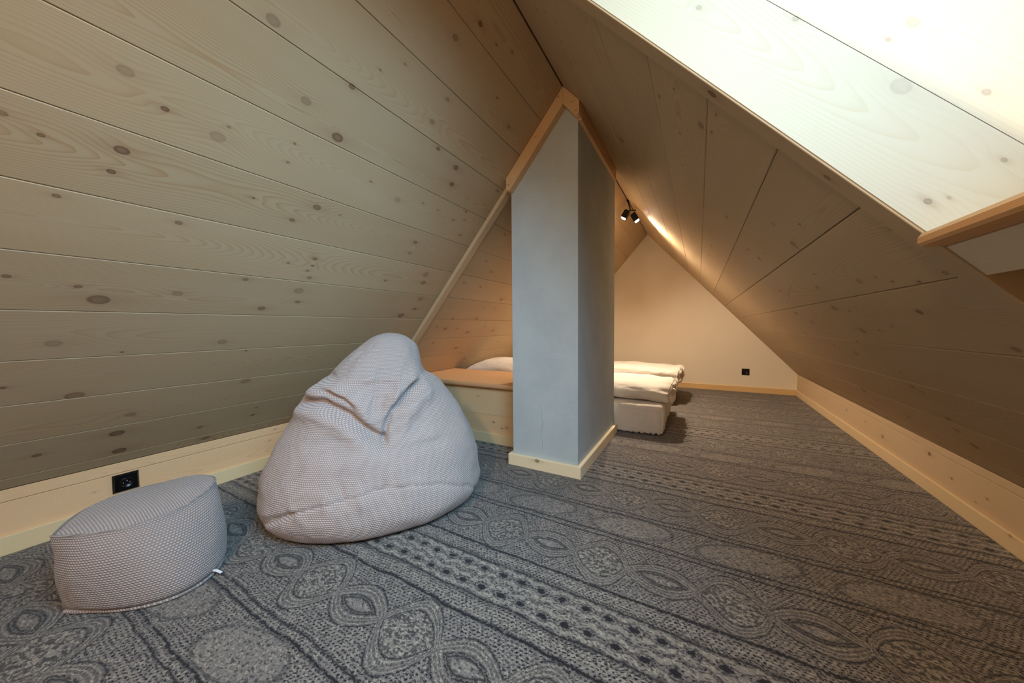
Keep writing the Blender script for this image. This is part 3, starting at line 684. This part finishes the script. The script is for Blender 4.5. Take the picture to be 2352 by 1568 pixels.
for i in range(NS):
    perim.append(perim[-1] + (outline((i+1)/NS*2, .4)-outline(i/NS*2, .4)).length)
cen = sum((outline(i/NS*2, .5) for i in range(NS)), Vector((0, 0)))/NS
rings = []
for k in range(41):                      # side, bottom to top
    f = k/40; z = .004 + f*(HT-.004)
    bul = .018*math.sin(PI*min(1, f*1.05)) - (.014*math.exp(-(f/.05)**2))
    rings.append((f, z, 1.0, bul, z))
for k in range(1, 30):                   # top, rim to middle
    f = k/30; rings.append((1.0, HT + .012*(1-(1-f)**2), 1-f, 0, HT + f*.16))
top0 = 41
for ri, (f, z, shr, bul, vv) in enumerate(rings):
    for i in range(NS+1):
        t = 2*i/NS; p = outline(min(t, 2), f); d = (p-cen)
        p = cen + d*shr + d.normalized()*(bul*min(1, 3*abs(math.sin(PI*t)) + .35))
        zz = z
        if ri < top0:
            edge_ = math.exp(-((1-f)/.10)**2)
            # soft sag of the rim and slack folds by the left corner
            zz += -.016*edge_*math.sin(PI*min(t, 1))*(1 if t < 1 else .2)*0.6 + .004*noise.noise(Vector((t*5, f*3, 1)))*edge_
            zz += (.016*math.exp(-((t-1.0)/.22)**2) + .0)*f
            w_ = .005*noise.noise(Vector((t*4, f*3, 2.5)))
            p = p + d.normalized()*w_*min(1, f*8)
        else:
            q = 1-shr; edge_ = (1-q)**3
            zz += -.016*edge_*math.sin(PI*min(t, 1))*(1 if t < 1 else .2)*0.6 + .004*noise.noise(Vector((t*5, 3, 1)))*edge_
            zz += .016*math.exp(-((t-1.0)/.22)**2)*(1-q)
            w_ = .006*noise.noise(Vector((t*4, 4, 2.5)))*(1-q); p = p + d.normalized()*w_
        V.append((p.x, p.y, max(zz, .002)))
        U.append((perim[i], vv) if ri < top0 else (p.x, p.y))
for j in range(len(rings)-1):
    for i in range(NS):
        a = j*(NS+1)+i; F.append((a, a+1, a+NS+2, a+NS+1))
NB = len(V)
V.append((cen.x, cen.y, HT+.012)); U.append((cen.x, cen.y))
lr = (len(rings)-1)*(NS+1)
for i in range(NS): F.append((lr+i, lr+i+1, NB))
F.append(tuple(range(NS))[::-1])
pb = obj('cover', V, F, M_pouf, uvs=U, smooth=True); under(pb, fs_)
def ringpath(row, t0, t1, dz=0.0, out=0.0):
    P = []
    for i in range(int(NS*t0/2), int(NS*t1/2)+1):
        v = Vector(V[row*(NS+1)+i]); d = (Vector((v.x, v.y))-cen).normalized()
        P.append(Vector((v.x + d.x*out, v.y + d.y*out, max(v.z+dz, .003))))
    return P
vs, fs = tube(ringpath(40, 0.0, 1.99, .0, -.001), .0022, 6); under(obj('seam', vs, fs, M_seam, smooth=True, uvs=[(v.x+v.y, v.z) for v in vs]), fs_)
vs, fs = tube(ringpath(0, .0, 1.0, .003, .006), .0052, 8); under(obj('piping', vs, fs, M_pouf, smooth=True, uvs=[(v.y, v.z*1.0+v.x) for v in vs]), fs_)
zp = ringpath(2, .12, .72, .002, .002)
vs, fs = tube(zp, .0013, 6); under(obj('zip', vs, fs, plainm('zip_tape', (96, 84, 78), .7), label='zip along the lower edge'), fs_)
e0 = zp[-1]; zt = []
pull = [Vector((e0.x, e0.y, .020)), Vector((e0.x+.010, e0.y+.006, .019)), Vector((e0.x+.026, e0.y+.013, .013))]
def slab(pts, w, th):
    V_ = []; F_ = []
    for p in pts:
        for sx, sz in ((-w, -th), (w, -th), (w, th), (-w, th)): V_.append((p.x - sx*.45, p.y + sx*.9, p.z + sz))
    for i in range(len(pts)-1):
        for k in range(4): F_.append((i*4+k, i*4+(k+1) % 4, i*4+4+(k+1) % 4, i*4+4+k))
    F_ += [(0, 1, 2, 3), ((len(pts)-1)*4, (len(pts)-1)*4+1, (len(pts)-1)*4+2, (len(pts)-1)*4+3)]
    return V_, F_
vs, fs = slab(pull, .0042, .0016); o_ = fixn(obj('zip_pull', vs, fs, M_white, label='white zip pull')); under(o_, fs_)
bv = o_.modifiers.new('b', 'BEVEL'); bv.width = .001; bv.segments = 2

# ------------------------------------------------------------------ sockets
def socket(loc, ax_u, ax_n, label, group=None):
    """square black socket: frame, dished insert, earth pin, two contact holes"""
    u = Vector(ax_u); n = Vector(ax_n); w = Vector((0, 0, 1)); c = Vector(loc)
    root = empty('wall_socket', c, label, 'socket'); root['group'] = 'black wall sockets'
    def P(a, b, d): return c + u*a + w*b + n*d
    def quadbox(name, hw, d0, d1, in_, m_):
        vs = [P(sx*hw, sy*hw, d0) for sx, sy in ((-1, -1), (1, -1), (1, 1), (-1, 1))] + [P(sx*(hw-in_), sy*(hw-in_), d1) for sx, sy in ((-1, -1), (1, -1), (1, 1), (-1, 1))]
        o = obj(name, vs, [(0, 1, 2, 3), (4, 5, 6, 7), (0, 1, 5, 4), (1, 2, 6, 5), (2, 3, 7, 6), (3, 0, 4, 7)], m_); fixn(o); return under(o, root)
    quadbox('frame', .0405, .0003, .008, .006, M_black); quadbox('insert', .028, .0081, .0105, .001, M_black)
    n_ = 28; prf = [(.0215, .0106), (.0215, .0125), (.0195, .0125), (.0185, .0108), (.0, .0107)]
    vs = []; fs = []
    for (r, d) in prf:
        for k in range(n_): an = 2*PI*k/n_; vs.append(P(r*math.cos(an), r*math.sin(an), d))
    for j in range(len(prf)-1):
        for k in range(n_): fs.append((j*n_+k, j*n_+(k+1) % n_, (j+1)*n_+(k+1) % n_, (j+1)*n_+k))
    under(fixn(obj('dish', vs, fs, M_black, smooth=True)), root)
    def stud(name, a, b, r, h, m_):
        vs = []; k_ = 12
        for d, rr in ((.0108, r), (.0108+h, r), (.0108+h+r*.5, r*.4)):
            for k in range(k_): an = 2*PI*k/k_; vs.append(P(a+rr*math.cos(an), b+rr*math.sin(an), d))
        fs = [(j*k_+k, j*k_+(k+1) % k_, (j+1)*k_+(k+1) % k_, (j+1)*k_+k) for j in range(2) for k in range(k_)] + [tuple(range(2*k_, 3*k_))]
        under(fixn(obj(name, vs, fs, m_, smooth=True)), root)
    stud('earth_pin', 0, .009, .0024, .008, M_chrome)
    stud('contact', -.0095, 0, .0022, .0004, M_chrome); stud('contact', .0095, 0, .0022, .0004, M_chrome)
socket((XL+.0005, .441, .148), (0, 1, 0), (1, 0, 0), 'black wall socket low on the left wall, half hidden by the footstool')
socket((.5105, YB-.0005, .248), (1, 0, 0), (0, -1, 0), 'black wall socket on the cream back wall, right of the mattresses')

# ------------------------------------------------------------------ twin spot lamp at the ridge
lp = empty('twin_spotlight', (-.615, 3.5, 2.0), 'black twin-head spotlight hanging under the ridge beyond the chimney, both lamps lit', 'lamp')
def rodv(name, a, b, r, m_, n=10):
    vs, fs = tube([Vector(a), Vector(b)], r, n); under(fixn(obj(name, vs, fs, m_, smooth=False)), lp)
top = Vector((-.628, 3.50, 2.058))
rodv('mounting_plate', top + Vector((0, -.012, .006)), top + Vector((0, .012, -.004)), .012, M_blackmetal, 16)
rodv('arm', top, (-.606, 3.50, 1.965), .006, M_blackmetal)
rodv('cross_bar', (-.655, 3.49, 1.962), (-.555, 3.52, 1.962), .0055, M_blackmetal)
def head(c, d, nm='lamp_head'):
    c = Vector(c); d = Vector(d).normalized(); s = d.cross(Vector((0, 1, 0))).normalized(); q = s.cross(d)
    hw = .027; L_ = .078
    vs = []
    for t, w_ in ((-L_*.55, hw*.80), (-L_*.40, hw), (L_*.5, hw), (L_*.5, hw*.84), (L_*.30, hw*.80)):
        for sx, sy in ((-1, -1), (1, -1), (1, 1), (-1, 1)): vs.append(c + d*t + s*sx*w_ + q*sy*w_)
    fs = [(j*4+k, j*4+(k+1) % 4, j*4+4+(k+1) % 4, j*4+4+k) for j in range(4) for k in range(4)] + [(0, 1, 2, 3), (16, 17, 18, 19)]
    h = fixn(obj(nm, vs, fs, M_blackmetal)); under(h, lp)
    n_ = 20; V_ = [c + d*(L_*.56) + s*math.cos(2*PI*k/n_)*hw*.78 + q*math.sin(2*PI*k/n_)*hw*.80 for k in range(n_)] + [c + d*(L_*.32) + s*math.cos(2*PI*k/n_)*hw*.78 + q*math.sin(2*PI*k/n_)*hw*.78 for k in range(n_)]
    lz = fixn(obj('lens', V_, [tuple(range(n_)), tuple(range(n_, 2*n_))] + [(k, (k+1) % n_, n_+(k+1) % n_, n_+k) for k in range(n_)], M_glow)); lz.parent = h
    return c + d*(L_*.5 + .012), d
p1, d1 = head((-.648, 3.49, 1.925), (-.60, -.15, -1))
p2, d2 = head((-.562, 3.50, 1.885), (.55, .0, -1))
for p_, d_, e_n in ((p1, d1, 105), (p2, d2, 110)):
    s_ = light('spot_bulb', 'SPOT', e_n, (1.0, .82, .62), p_, d_, spot_size=math.radians(150), spot_blend=.9, shadow_soft_size=.02)
